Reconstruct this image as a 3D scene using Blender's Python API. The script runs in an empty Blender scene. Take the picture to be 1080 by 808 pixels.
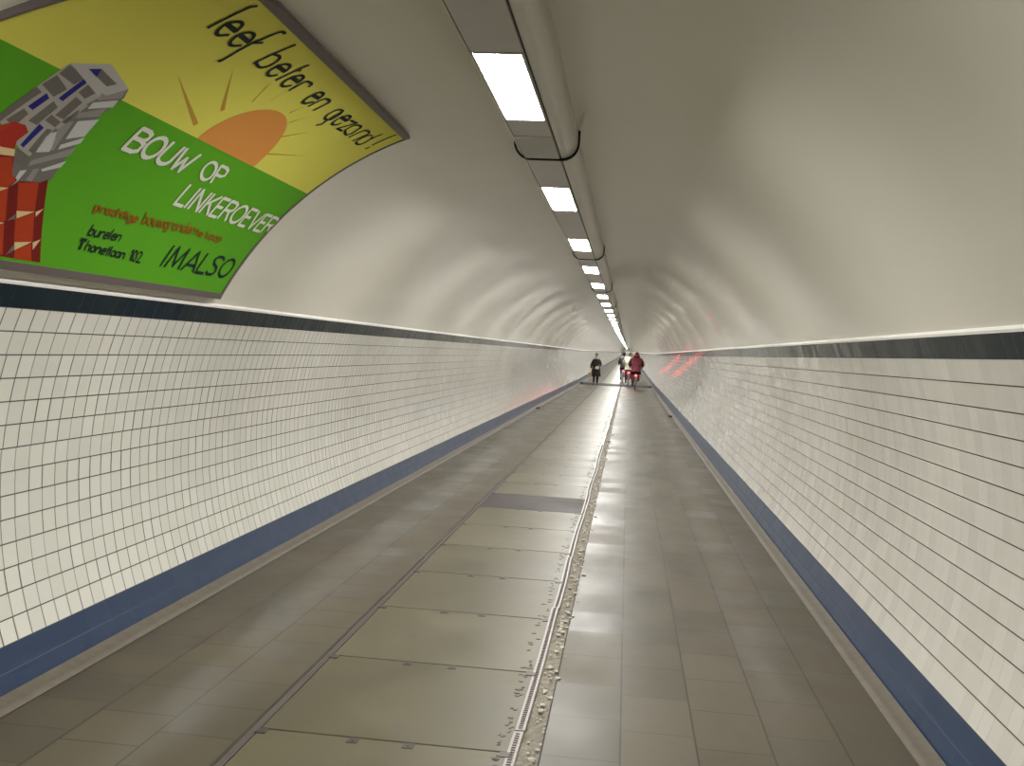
import bpy, bmesh, math, random, json
from mathutils import Vector, Matrix
random.seed(7)
PI = math.pi
C = bpy.context.scene.collection
sc = bpy.context.scene

# ---------------------------------------------------------------- camera, world, exposure
R = 2.15                      # inner radius of the tiled bore
ZC = 0.89989                  # height of the bore's axis above the floor
PH0, DL = -0.41840, 0.0500148 # angle of the top edge of the tiling, angle of one tile row
ROW = R * DL
CX, CZ = 0.58956, 0.71022 + ZC
YAW, PITCH, ROLL, FPX = -0.112917, -0.0331756, 0.053686, 1065.0
cam_d = bpy.data.cameras.new('camera'); cam = bpy.data.objects.new('camera', cam_d); C.objects.link(cam)
fw = Vector((math.sin(YAW) * math.cos(PITCH), math.cos(YAW) * math.cos(PITCH), math.sin(PITCH)))
rt = Vector((math.cos(YAW), -math.sin(YAW), 0)); up = rt.cross(fw)
r2 = math.cos(ROLL) * rt + math.sin(ROLL) * up; u2 = -math.sin(ROLL) * rt + math.cos(ROLL) * up
m = Matrix((r2, u2, -fw)).transposed().to_4x4(); m.translation = (CX, 0, CZ)
cam.matrix_world = m
cam_d.sensor_fit = 'HORIZONTAL'; cam_d.sensor_width = 36.0; cam_d.lens = 36.0 * FPX / 1080.0
cam_d.clip_start = 0.05; cam_d.clip_end = 1000
sc.camera = cam
w = bpy.data.worlds.new('world'); sc.world = w; w.use_nodes = True
w.node_tree.nodes['Background'].inputs[0].default_value = (0.55, 0.58, 0.6, 1)
w.node_tree.nodes['Background'].inputs[1].default_value = 0.25
sc.view_settings.view_transform = 'Standard'; sc.view_settings.look = 'None'
sc.view_settings.exposure = 0.0; sc.view_settings.gamma = 1.0; sc.view_settings.use_curve_mapping = False
LAMP = 115.0                   # emission of a lamp lens
Y0, YK, Y1 = -26.0, 56.0, 414.0   # start, knee (threshold) and end of the tunnel
def zo(y): return 0.0038 * max(0.0, y - YK)

# ---------------------------------------------------------------- helpers
def tag(o, label=None, cat=None, group=None, kind=None):
    if label: o['label'] = label
    if cat: o['category'] = cat
    if group: o['group'] = group
    if kind: o['kind'] = kind
    return o
def obj(name, bm, mats, parent=None, smooth=False):
    me = bpy.data.meshes.new(name); bm.to_mesh(me); bm.free()
    for mm in (mats if isinstance(mats, (list, tuple)) else [mats]): me.materials.append(mm)
    if smooth:
        for p in me.polygons: p.use_smooth = True
    o = bpy.data.objects.new(name, me); C.objects.link(o)
    if parent: o.parent = parent
    return o
def empty(name, loc, label, cat, group=None, rz=0):
    o = bpy.data.objects.new(name, None); C.objects.link(o); o.location = loc; o.rotation_euler = (0, 0, rz)
    o.empty_display_size = 0.1
    return tag(o, label, cat, group)
def dup(root, loc, label=None, group=None):
    r = root.copy(); C.objects.link(r); r.location = loc
    if label: r['label'] = label
    if group: r['group'] = group
    for ch in list(root.children):
        c = ch.copy(); C.objects.link(c); c.parent = r
        for g in ch.children:
            d = g.copy(); C.objects.link(d); d.parent = c
    return r
def box(bm, c, s, bev=0.0, rot=None):
    t = bmesh.new(); bmesh.ops.create_cube(t, size=1)
    for v in t.verts: v.co = Vector((v.co.x * s[0], v.co.y * s[1], v.co.z * s[2]))
    if bev: bmesh.ops.bevel(t, geom=t.edges[:], offset=bev, segments=2, affect='EDGES', profile=0.5)
    if rot: bmesh.ops.transform(t, matrix=rot, verts=t.verts)
    bmesh.ops.translate(t, vec=Vector(c), verts=t.verts)
    me = bpy.data.meshes.new('t'); t.to_mesh(me); t.free(); bm.from_mesh(me); bpy.data.meshes.remove(me)
    return bm
def tube(bm, pts, rad, n=10, cap=True):
    pts = [Vector(p) for p in pts]; rings = []
    rads = rad if isinstance(rad, (list, tuple)) else [rad] * len(pts)
    ref = None
    for i, p in enumerate(pts):
        d = (pts[min(i + 1, len(pts) - 1)] - pts[max(i - 1, 0)]).normalized()
        if ref is None: ref = Vector((0, 0, 1)) if abs(d.z) < .9 else Vector((1, 0, 0))
        a = d.cross(ref).normalized(); b = d.cross(a).normalized(); ref = -b if False else a.cross(d)
        rings.append([bm.verts.new(p + rads[i] * (math.cos(2 * PI * k / n) * a + math.sin(2 * PI * k / n) * b)) for k in range(n)])
    for i in range(len(rings) - 1):
        for k in range(n):
            bm.faces.new((rings[i][k], rings[i][(k + 1) % n], rings[i + 1][(k + 1) % n], rings[i + 1][k]))
    if cap: bm.faces.new(rings[0]); bm.faces.new(rings[-1][::-1])
    bmesh.ops.recalc_face_normals(bm, faces=bm.faces[:])
    return bm
def sweep_y(bm, prof, ys, closed=False, uvs=None, uscale=1.0):
    """extrude an (x, z) profile along the tunnel, following its knee"""
    uvl = bm.loops.layers.uv.verify() if uvs else None
    rows = [[bm.verts.new((x, y, z + zo(y))) for x, z in prof] for y in ys]
    n = len(prof)
    for i in range(len(ys) - 1):
        for k in range(n if closed else n - 1):
            k2 = (k + 1) % n
            f = bm.faces.new((rows[i][k], rows[i][k2], rows[i + 1][k2], rows[i + 1][k]))
            if uvs:
                vals = ((ys[i], uvs[k]), (ys[i], uvs[k2]), (ys[i + 1], uvs[k2]), (ys[i + 1], uvs[k]))
                for lp, (u, v) in zip(f.loops, vals): lp[uvl].uv = (u * uscale, v)
    return bm

# ---------------------------------------------------------------- materials
def mat(name, col=(.5, .5, .5), rough=.5, metal=0.0, spec=.5, emit=None, es=0.0, var=0.0, vs=6.0, coat=0.0):
    mt = bpy.data.materials.new(name); mt.use_nodes = True; nt = mt.node_tree; b = nt.nodes['Principled BSDF']
    b.inputs['Base Color'].default_value = (*col, 1); b.inputs['Roughness'].default_value = rough
    b.inputs['Metallic'].default_value = metal; b.inputs['Specular IOR Level'].default_value = spec
    b.inputs['Coat Weight'].default_value = coat
    if emit: b.inputs['Emission Color'].default_value = (*emit, 1); b.inputs['Emission Strength'].default_value = es
    if var:
        g = G(nt); no = g.noise(g.objco(), vs, 4)
        g.link(g.mixc(no, tuple(c * (1 - var) for c in col), tuple(min(1, c * (1 + var)) for c in col)), b.inputs['Base Color'])
    return mt
class G:
    def __init__(s, nt): s.nt = nt
    def link(s, a, b): s.nt.links.new(a, b)
    def n(s, t, **k):
        nd = s.nt.nodes.new(t)
        for a, b in k.items(): setattr(nd, a, b)
        return nd
    def objco(s): return s.n('ShaderNodeTexCoord').outputs['Object']
    def m(s, op, a, b=None, c=None):
        nd = s.n('ShaderNodeMath', operation=op)
        for i, v in enumerate((a, b, c)):
            if v is None: continue
            if isinstance(v, (int, float)): nd.inputs[i].default_value = v
            else: s.link(v, nd.inputs[i])
        return nd.outputs[0]
    def sep(s, v):
        nd = s.n('ShaderNodeSeparateXYZ'); s.link(v, nd.inputs[0]); return nd.outputs
    def comb(s, x, y, z=0.0):
        nd = s.n('ShaderNodeCombineXYZ')
        for i, v in enumerate((x, y, z)):
            if isinstance(v, (int, float)): nd.inputs[i].default_value = v
            else: s.link(v, nd.inputs[i])
        return nd.outputs[0]
    def noise(s, vec, scale, detail=3, rough=.5):
        nd = s.n('ShaderNodeTexNoise'); s.link(vec, nd.inputs['Vector']); nd.inputs['Scale'].default_value = scale
        nd.inputs['Detail'].default_value = detail; nd.inputs['Roughness'].default_value = rough
        return nd.outputs['Fac']
    def white(s, vec, col=False):
        nd = s.n('ShaderNodeTexWhiteNoise', noise_dimensions='3D'); s.link(vec, nd.inputs['Vector'])
        return nd.outputs['Color' if col else 'Value']
    def mixc(s, f, a, b):
        nd = s.n('ShaderNodeMix', data_type='RGBA')
        for i, v in ((0, f), (6, a), (7, b)):
            if isinstance(v, (int, float)): nd.inputs[i].default_value = v
            elif isinstance(v, tuple): nd.inputs[i].default_value = (*v, 1)
            else: s.link(v, nd.inputs[i])
        return nd.outputs[2]
    def rng(s, v, a, b, c=0.0, d=1.0):
        nd = s.n('ShaderNodeMapRange'); s.link(v, nd.inputs[0])
        for i, q in enumerate((a, b, c, d)): nd.inputs[i + 1].default_value = q
        return nd.outputs[0]
    def vadd(s, a, b, op='ADD'):
        nd = s.n('ShaderNodeVectorMath', operation=op)
        for i, v in enumerate((a, b)):
            if isinstance(v, tuple): nd.inputs[i].default_value = v
            else: s.link(v, nd.inputs[i])
        return nd.outputs[0]

def tile_mat(name, c1, c2, grout, wh=.022, wv=.016, jit=0.0, rough=.12, tilt=.03, gv=1.0, spec=.5):
    """glazed square tiles from the surface's own (along, row) coordinates"""
    mt = bpy.data.materials.new(name); mt.use_nodes = True; nt = mt.node_tree; b = nt.nodes['Principled BSDF']; g = G(nt)
    uv = g.n('ShaderNodeUVMap').outputs[0]; X = g.sep(uv)
    row = g.m('FLOOR', X[1]); j = g.m('MULTIPLY', g.white(g.comb(row, 3.3, 1.7)), jit)
    blk = g.m('MULTIPLY', g.m('SUBTRACT', g.white(g.comb(row, g.m('FLOOR', g.m('DIVIDE', X[0], 9.0)), 4.0)), .5), .08)
    u = g.m('ADD', g.m('ADD', X[0], j), 0.0)
    col = g.m('FLOOR', u); fu = g.m('FRACT', u); fv = g.m('FRACT', X[1])
    eu = g.m('MINIMUM', fu, g.m('SUBTRACT', 1.0, fu)); ev = g.m('MINIMUM', fv, g.m('SUBTRACT', 1.0, fv))
    rnd = g.white(g.comb(col, row, 9.0)); rc = g.white(g.comb(col, row, 2.0), True)
    gh = g.rng(ev, wh * .6, wh * 1.3, 1, 0)
    wvn = g.m('MULTIPLY', g.rng(rnd, 0, 1, .5, 1.3), wv)
    gvv = g.m('MULTIPLY', g.m('LESS_THAN', eu, wvn), g.m('MULTIPLY', g.rng(g.white(g.comb(col, row, 5.0)), 0, 1, .6, 1.0), gv))
    gm = g.m('MAXIMUM', gh, gvv)
    big = g.noise(g.comb(g.m('MULTIPLY', X[0], .05), g.m('MULTIPLY', X[1], .15)), 3.0, 3)
    tc = g.mixc(g.m('MULTIPLY_ADD', big, .5, g.m('MULTIPLY', rnd, .5)), c1, c2)
    g.link(g.mixc(gm, tc, grout), b.inputs['Base Color'])
    g.link(g.rng(gm, 0, 1, rough, .75), b.inputs['Roughness'])
    b.inputs['Specular IOR Level'].default_value = spec
    nrm = g.n('ShaderNodeNewGeometry').outputs['Normal']
    off = g.vadd(g.vadd(rc, (.5, .5, .5), 'SUBTRACT'), (tilt, tilt, tilt), 'MULTIPLY')
    wav = g.n('ShaderNodeTexNoise'); g.link(g.comb(g.m('MULTIPLY', X[0], 1.0), X[1]), wav.inputs['Vector']); wav.inputs['Scale'].default_value = 1.7
    off2 = g.vadd(g.vadd(wav.outputs['Color'], (.5, .5, .5), 'SUBTRACT'), (tilt * .8,) * 3, 'MULTIPLY')
    nn = g.n('ShaderNodeVectorMath', operation='NORMALIZE'); g.link(g.vadd(nrm, g.vadd(off, off2)), nn.inputs[0])
    g.link(nn.outputs[0], b.inputs['Normal'])
    return mt
M = {}
M['tile_l'] = tile_mat('white_glazed_tile', (.56, .55, .495), (.66, .65, .60), (.05, .036, .034), jit=.10, wh=.03, wv=.042)
M['tile_r'] = tile_mat('white_glazed_tile_offset', (.54, .525, .475), (.65, .63, .585), (.045, .032, .03), jit=1.0, gv=.5, wh=.03, wv=.022)
M['navy_band'] = tile_mat('navy_glazed_tile', (.002, .011, .021), (.003, .015, .028), (.02, .03, .04), wh=.0, wv=.01, gv=.35, spec=.3)
M['blue_tile'] = tile_mat('blue_glazed_tile', (.013, .030, .075), (.017, .037, .086), (.07, .10, .15), wh=.016, wv=.008, gv=.25, rough=.35, spec=.4)
def ceil_mat():
    mt = bpy.data.materials.new('cream_gloss_paint'); mt.use_nodes = True; nt = mt.node_tree; b = nt.nodes['Principled BSDF']; g = G(nt)
    co = g.objco(); n1 = g.noise(co, 1.2, 4)
    g.link(g.mixc(n1, (.68, .65, .57), (.73, .70, .62)), b.inputs['Base Color'])
    b.inputs['Roughness'].default_value = .26; b.inputs['Specular IOR Level'].default_value = .28; b.inputs['Coat Weight'].default_value = .4; b.inputs['Coat Roughness'].default_value = .075
    X = g.sep(co)
    bump = g.n('ShaderNodeBump'); bump.inputs['Strength'].default_value = .004; bump.inputs['Distance'].default_value = .05
    nt.nodes.remove(bump)
    return mt
M['ceiling'] = ceil_mat()
def floor_mat(name, xs, row, c1, c2, joint=(.012, .010, .008), rbase=.33, jw=.006):
    """square pavers in lengthwise columns with staggered cross joints"""
    mt = bpy.data.materials.new(name); mt.use_nodes = True; nt = mt.node_tree; b = nt.nodes['Principled BSDF']; g = G(nt)
    co = g.objco(); X = g.sep(co)
    u = g.m('DIVIDE', g.m('SUBTRACT', X[0], xs[0]), xs[1]); cu = g.m('FLOOR', u); fu = g.m('FRACT', u)
    v = g.m('ADD', g.m('DIVIDE', X[1], row), g.m('MULTIPLY', g.white(g.comb(cu, 1.0)), .9)); cv = g.m('FLOOR', v); fv = g.m('FRACT', v)
    du = g.m('MULTIPLY', g.m('MINIMUM', fu, g.m('SUBTRACT', 1.0, fu)), xs[1]); dv = g.m('MULTIPLY', g.m('MINIMUM', fv, g.m('SUBTRACT', 1.0, fv)), row)
    rnd = g.white(g.comb(cu, cv, 7.0))
    jm = g.m('MAXIMUM', g.rng(du, jw * .3, jw, .9, 0), g.m('MULTIPLY', g.rng(dv, jw * .3, jw, .95, 0), g.rng(g.white(g.comb(cu, cv, 3.0)), 0, 1, .35, 1.0)))
    n1 = g.noise(g.comb(X[0], g.m('MULTIPLY', X[1], .5)), 2.2, 5, .6); n2 = g.noise(co, 38.0, 3, .7)
    f = g.m('MULTIPLY_ADD', n1, .70, g.m('MULTIPLY_ADD', rnd, .50, -.12))
    c = g.mixc(g.rng(f, .15, .85), c1, c2)
    sp = g.mixc(g.rng(n2, .62, .72, 0, .25), c, (.05, .043, .032))
    g.link(g.mixc(jm, sp, joint), b.inputs['Base Color'])
    rr = g.m('ADD', g.rng(n1, .3, .7, rbase - .07, rbase + .09), g.m('MULTIPLY', g.m('SUBTRACT', rnd, .5), .12))
    g.link(rr, b.inputs['Roughness']); b.inputs['Specular IOR Level'].default_value = .26
    bump = g.n('ShaderNodeBump'); bump.inputs['Strength'].default_value = .15; bump.inputs['Distance'].default_value = .01
    g.link(g.noise(co, 3.0, 1), bump.inputs['Height'])
    rc = g.vadd(g.vadd(g.white(g.comb(cu, cv, 5.0), True), (.5, .5, .5), 'SUBTRACT'), (.014, .014, .014), 'MULTIPLY')
    nn = g.n('ShaderNodeVectorMath', operation='NORMALIZE'); g.link(g.vadd(bump.outputs[0], rc), nn.inputs[0]); g.link(nn.outputs[0], b.inputs['Normal'])
    return mt
M['floor_l'] = floor_mat('worn_brown_pavers', (-2.19, .33), .33, (.043, .035, .021), (.090, .075, .047), rbase=.45)
M['floor_r'] = floor_mat('worn_brown_pavers_large', (.333, .315), .46, (.044, .036, .022), (.088, .073, .047), rbase=.45)
def plate_mat(name, c1, c2, rough):
    mt = bpy.data.materials.new(name); mt.use_nodes = True; nt = mt.node_tree; b = nt.nodes['Principled BSDF']; g = G(nt)
    oi = g.n('ShaderNodeObjectInfo'); co = g.vadd(g.objco(), oi.outputs['Location'])
    n1 = g.noise(co, 1.6, 5, .6); n2 = g.noise(co, 60, 2)
    c = g.mixc(g.m('MULTIPLY_ADD', oi.outputs['Random'], .4, g.rng(n1, .3, .7, 0, .6)), c1, c2)
    spots = g.rng(g.noise(co, 4.5, 1), .70, .76, 0, .4)
    g.link(g.mixc(spots, c, (.06, .06, .05)), b.inputs['Base Color'])
    g.link(g.rng(n1, .3, .7, rough - .05, rough + .08), b.inputs['Roughness']); b.inputs['Specular IOR Level'].default_value = .26
    bump = g.n('ShaderNodeBump'); bump.inputs['Strength'].default_value = .15; bump.inputs['Distance'].default_value = .01
    g.link(g.noise(co, 3.0, 2), bump.inputs['Height']); g.link(bump.outputs[0], b.inputs['Normal'])
    return mt
M['plate'] = plate_mat('smooth_cement_cover', (.054, .047, .026), (.108, .095, .054), .43)
M['plate_dark'] = plate_mat('dark_steel_cover', (.030, .021, .019), (.044, .032, .029), .6)
M['iron'] = mat('rusty_iron', (.04, .031, .026), .5, .3, var=.4, vs=60)
M['groove'] = mat('dirty_groove', (.055, .043, .036), .7, var=.5, vs=90)
M['rail'] = mat('worn_steel_angle', (.24, .215, .20), .45, .2, var=.35, vs=70)
M['rail_hole'] = mat('rail_perforation', (.06, .05, .048), .7)
M['mortar'] = mat('crumbled_mortar', (.19, .17, .135), .75, var=.5, vs=28)
M['stone'] = mat('mortar_chip', (.40, .37, .31), .7, var=.4, vs=40)
M['fillet'] = mat('cement_fillet', (.10, .084, .060), .65, var=.35, vs=14)
M['dark'] = mat('black_steel', (.010, .010, .011), .7, 0, spec=.2)
M['housing'] = mat('beige_metal_housing', (.55, .52, .455), .35, 0, var=.04)
M['panel'] = mat('grey_cover_panel', (.44, .41, .385), .28, 0, var=.05)
M['panel_gloss'] = mat('glossy_unlit_panel', (.40, .385, .35), .10, 0)
M['seam'] = mat('dark_seam', (.02, .018, .018), .6)
M['lamp'] = mat('lit_diffuser', (.8, .8, .8), .3, emit=(1.0, .985, .935), es=LAMP)
M['ledge'] = mat('white_ledge_grout', (.78, .76, .72), .5, var=.08, vs=8)
M['frame'] = mat('grey_brown_frame', (.115, .092, .088), .45)

# ---------------------------------------------------------------- the bore
YS = [Y0 + i * (YK - Y0) / 8 for i in range(9)] + [YK + i * (Y1 - YK) / 10 for i in range(1, 11)]
def arc(side, i0, i1, n, rad=R):
    prof, uv = [], []
    for k in range(n + 1):
        i = i0 + (i1 - i0) * k / n; ph = PH0 + DL * i
        prof.append((side * rad * math.cos(ph), ZC - rad * math.sin(ph))); uv.append(i)
    return prof, uv
RC = R + 0.014; WAVE = .026; LAMP_Y = 4.30   # vault radius waves at the lamp spacing, added to form ripples of light
for side, nm in ((-1, 'left'), (1, 'right')):
    bm = bmesh.new(); p, uv = arc(side, 1, 15, 56); sweep_y(bm, p, YS, uvs=uv, uscale=1 / ROW)
    tag(obj('wall_' + nm, bm, M['tile_l' if side < 0 else 'tile_r'], smooth=True), kind='structure')
    bm = bmesh.new(); p, uv = arc(side, 15, 17, 8, R)
    pa = R * math.cos(PH0 + DL * 15), ZC - R * math.sin(PH0 + DL * 15)
    sweep_y(bm, p, YS, uvs=uv, uscale=1 / ROW)
    tag(obj('baseboard_' + nm, bm, M['blue_tile'], smooth=True), kind='structure')
    bm = bmesh.new(); p, uv = arc(side, 0, 1, 6); sweep_y(bm, p, YS, uvs=uv, uscale=1 / ROW)
    tag(obj('trim_' + ('1' if side < 0 else '2'), bm, M['navy_band'], smooth=True), kind='structure')
    # narrow ledge on top of the tiling
    a0 = PH0 - .0005; bm = bmesh.new()
    lp = [(side * (R - .002) * math.cos(a0 + .002), ZC - (R - .002) * math.sin(a0 + .002)), (side * (R - .002) * math.cos(a0 - .004), ZC - (R - .002) * math.sin(a0 - .004)),
          (side * RC * math.cos(a0 - .008), ZC - RC * math.sin(a0 - .008))]
    sweep_y(bm, lp, YS); tag(obj('trim_' + ('3' if side < 0 else '4'), bm, M['ledge']), kind='structure')
    # cement fillet where the floor meets the skirting
    xb = R * math.cos(PH0 + DL * 17)
    prof = [(side * (xb + .004), .03), (side * (xb - .012), .022), (side * (xb - .045), .012), (side * (xb - .085), .008), (side * (xb - .09), -.005)]
    bm = bmesh.new(); sweep_y(bm, prof, YS); tag(obj('trim_' + ('5' if side < 0 else '6'), bm, M['fillet'], smooth=True), kind='structure')
prof = []
a0 = -PH0 + .0085
for k in range(97):
    a = a0 + (PI - 2 * a0) * k / 96
    prof.append((RC * math.cos(a), ZC + RC * math.sin(a)))
bm = bmesh.new()
# long gentle wave shaped into the vault for its ripples of light
ysc = [Y0 + 12 * i for i in range(2)] + [i * .2892 - .2892 * 7 for i in range(int(100 / .2892))]; ysc += [ysc[-1] + i * 12 for i in range(1, 40) if ysc[-1] + i * 12 < Y1 - 3] + [Y1]
rows = []
for yy in ysc:
    amp = WAVE if -1 < yy < 97 else 0.0; row = []
    for k in range(97):
        a = a0 + (PI - 2 * a0) * k / 96; e = min(a, PI - a)
        q = max(0.0, min(1.0, (e - a0) / .12)) * max(0.0, min(1.0, (1.22 - e) / .35))
        rr = RC - amp * q * (1 - math.cos(2 * PI * (yy - LAMP_Y - .6) / 3.47)) * .5
        row.append(bm.verts.new((rr * math.cos(a), yy, ZC + rr * math.sin(a) + zo(yy))))
    rows.append(row)
for i in range(len(rows) - 1):
    for k in range(96): bm.faces.new((rows[i][k], rows[i][k + 1], rows[i + 1][k + 1], rows[i + 1][k]))
tag(obj('ceiling', bm, M['ceiling'], smooth=True), kind='structure')
bm = bmesh.new()
for yy in (Y1,):
    vs = [bm.verts.new((x, yy, z + zo(yy))) for x, z in prof]; 
    xb = R * math.cos(PH0 + DL * 17); vs += [bm.verts.new((-xb, yy, zo(yy))), bm.verts.new((xb, yy, zo(yy)))]
    bm.faces.new(vs)
tag(obj('wall_back', bm, M['ceiling']), kind='structure')

# floor: pavers, recess under the cover plates, pavers
XL, XP0, XP1, XR = -R * math.cos(PH0 + DL * 17) - .01, -.862, .245, R * math.cos(PH0 + DL * 17) + .01
GX = .325
bm = bmesh.new(); sweep_y(bm, [(XL, 0), (XP0, 0), (XP0, -.03), (XP0 + .001, -.03)], YS)
tag(obj('floor', bm, M['floor_l']), kind='structure')
bm = bmesh.new(); sweep_y(bm, [(GX - .001, -.035), (GX, -.03), (GX + .004, -.004), (GX + .01, 0), (XR, 0)], YS)
tag(obj('floor', bm, M['floor_r']), kind='structure')
bm = bmesh.new(); sweep_y(bm, [(XP0, -.022), (XP1 + .01, -.022)], YS)
tag(obj('floor', bm, M['groove']), kind='structure')
# crumbling mortar bed of the gutter
bm = bmesh.new(); ny = 1500; rows = []
for i in range(ny):
    y = 2.0 + (i / ny) ** 1.6 * (YK + 20 - 2.0); row = []
    for k in range(6):
        x = XP1 - .005 + (GX + .01 - XP1 + .005) * k / 5
        row.append(bm.verts.new((x, y, -.016 + random.uniform(-.006, .008) + (.008 if k in (0, 5) else 0) + zo(y))))
    rows.append(row)
for i in range(ny - 1):
    for k in range(5): bm.faces.new((rows[i][k], rows[i][k + 1], rows[i + 1][k + 1], rows[i + 1][k]))
tag(obj('floor', bm, M['mortar']), kind='structure')
# flat dark strip laid across the floor at the knee
t = empty('threshold_strip', (0, 54.0, 0), 'long dark strip crossing the whole floor at the walking person', 'threshold')
bm = bmesh.new(); box(bm, (.02, .3, .001), (3.72, 3.8, .012), .003); obj('plate', bm, M['dark'], t)
for sx in (-1.8, 1.85):
    bm = bmesh.new(); box(bm, (sx, 0, .035), (.16, .5, .06), .01); obj('end_block', bm, M['dark'], t)

# cover plates along the duct
PX0, PX1 = -.822, .212; W_ = PX1 - PX0; PL = 1.025; PY = 3.97
def make_plate(mt, name='floor_cover_plate'):
    r = empty(name, (0, 0, 0), '', 'cover plate')
    bm = bmesh.new(); box(bm, ((PX0 + PX1) / 2, PL / 2, -.0105), (W_, PL - .011, .021), .003); obj('slab', bm, mt, r)
    for fx in (.385, .605):
        bm = bmesh.new(); x = PX0 + W_ * fx; box(bm, (x, PL - .035, .0005), (.045, .052, .004), .001)
        box(bm, (x, PL - .03, .003), (.012, .03, .004), .001); obj('lifting_lug', bm, M['iron'], r)
    for fx in (.012, .985):
        bm = bmesh.new(); box(bm, (PX0 + W_ * fx, PL - .03, .001), (.05, .05, .005), .002); obj('corner_clip', bm, M['iron'], r)
    return r
proto = make_plate(M['plate']); first = True
named = {-1: 'cement cover plate cut off by the bottom edge of the picture', 0: 'first whole cement cover plate from the bottom of the picture',
         1: 'second whole cement cover plate from the bottom of the picture', 2: 'third whole cement cover plate from the bottom of the picture',
         3: 'fourth whole cement cover plate from the bottom of the picture', 4: 'second cement cover plate on the near side of the dark plate',
         5: 'cement cover plate directly in front of the dark plate', 7: 'cement cover plate directly behind the dark plate',
         8: 'second cement cover plate behind the dark plate', 9: 'third cement cover plate behind the dark plate'}
for k in range(-1, 60):
    y = PY + k * PL
    if y + PL > YK - 1.0 and y < YK - .9: 
        if y + PL > 54.0 - .86: continue
    if y + PL > 52.4: break
    if k == 6: continue
    lab = named.get(k, 'distant cement cover plate in the row beyond the dark plate')
    grp = 'cement cover plates along the floor duct'
    if first: proto.location = (0, y, 0); proto['label'] = lab; proto['group'] = grp; first = False
    else: dup(proto, (0, y, 0), lab, grp)
r = make_plate(M['plate_dark']); r.location = (0, PY + 6 * PL, 0); r['label'] = 'single dark brown steel cover plate among the pale cement ones'
bm = bmesh.new(); sweep_y(bm, [(PX0, -.022), (PX0, -.0005), (PX1, -.0005), (PX1, -.022)], [YK - .8] + [v for v in YS if v > YK])
tag(obj('floor', bm, M['plate']), kind='structure')
bm = bmesh.new(); sweep_y(bm, [(PX0, -.022), (PX0, -.0005), (PX1, -.0005), (PX1, -.022)], [Y0, PY - PL])
tag(obj('floor', bm, M['plate']), kind='structure')

# iron strips on both sides of the plates
bm = bmesh.new(); box(bm, (-.842, 27.2, -.006), (.034, 50.2, .014), .002)
tag(obj('edge_strip', bm, M['groove']), 'dark rusty flat iron strip along the left side of the cover plates', 'edge strip')
t = empty('edge_strip', (0, 0, 0), 'pale worn steel angle strip between the cover plates and the crumbling gutter', 'edge strip')
segs = []; y = 2.2
while y < 52:
    L = random.choice((1.0, 1.6, 2.1)) * (1 if y < 14 else 1.5); segs.append((y, min(52.35, y + L - .012))); y += L
for si, (a, b_) in enumerate(segs):
    bm = bmesh.new(); n = 8; o1, o2 = random.uniform(-.006, .006), random.uniform(-.006, .006); cv = random.uniform(-.008, .008)
    rows = []
    for i in range(n + 1):
        f = i / n; yy = a + (b_ - a) * f; x = .228 + o1 * (1 - f) + o2 * f + cv * math.sin(PI * f); z = .004 + .003 * math.sin(f * 6 + si)
        rows.append([bm.verts.new(q) for q in ((x - .022, yy, z - .001), (x + .018, yy, z + .001), (x + .022, yy, z - .002), (x + .022, yy, -.03), (x + .016, yy, -.03), (x - .022, yy, z - .006))])
    for i in range(n):
        for k in range(6): bm.faces.new((rows[i][k], rows[i][(k + 1) % 6], rows[i + 1][(k + 1) % 6], rows[i + 1][k]))
    bm.faces.new(rows[0][::-1]); bm.faces.new(rows[-1]); bmesh.ops.recalc_face_normals(bm, faces=bm.faces[:])
    me_i = len(bm.faces)
    if a < 16:
        yy = a + .02; k = 0
        while yy < b_ - .02:
            f = (yy - a) / (b_ - a); x = .228 + o1 * (1 - f) + o2 * f + cv * math.sin(PI * f)
            box(bm, (x - .001, yy, .0065 + .003 * math.sin(f * 6 + si)), (.018, .006, .002)); yy += .024
        for fi, fc in enumerate(bm.faces):
            if fi >= me_i: fc.material_index = 1
        bm.faces.ensure_lookup_table()
    obj('strip_length', bm, [M['rail'], M['rail_hole']], t)
# chips of mortar lying in the gutter
bm = bmesh.new()
for i in range(700):
    y = 3.0 + random.random() ** 1.5 * 40; x = random.uniform(XP1 + .018, GX + (.01 if random.random() < .9 else .04)); s = random.choice((.004, .006, .009, .014)) * (1 if y < 10 else 1.3)
    t_ = bmesh.new(); bmesh.ops.create_icosphere(t_, subdivisions=1, radius=s)
    for v in t_.verts: v.co = Vector((v.co.x * random.uniform(.8, 1.5), v.co.y * random.uniform(.8, 2.0), v.co.z * random.uniform(.4, .8))) 
    zb = -.006 if x < GX else .003
    bmesh.ops.translate(t_, vec=(x, y, zb), verts=t_.verts); me = bpy.data.meshes.new('t'); t_.to_mesh(me); t_.free(); bm.from_mesh(me); bpy.data.meshes.remove(me)
tag(obj('rubble', bm, M['stone']), 'pale chips of broken mortar lying in the narrow gutter beside the steel strip', 'rubble', kind='stuff')
# dark flecks left on the plate edge by the strip
bm = bmesh.new()
for i in range(260):
    y = 3.2 + random.random() ** 1.3 * 24; box(bm, (.187 + random.uniform(-.045, 0), y, .0012), (random.uniform(.006, .03), random.uniform(.01, .03), .002), rot=Matrix.Rotation(random.uniform(-.6, .6), 4, 'Z'))
tag(obj('dirt', bm, M['iron']), 'small dark flecks of dirt along the right edge of the cover plates', 'dirt', kind='stuff')
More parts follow.
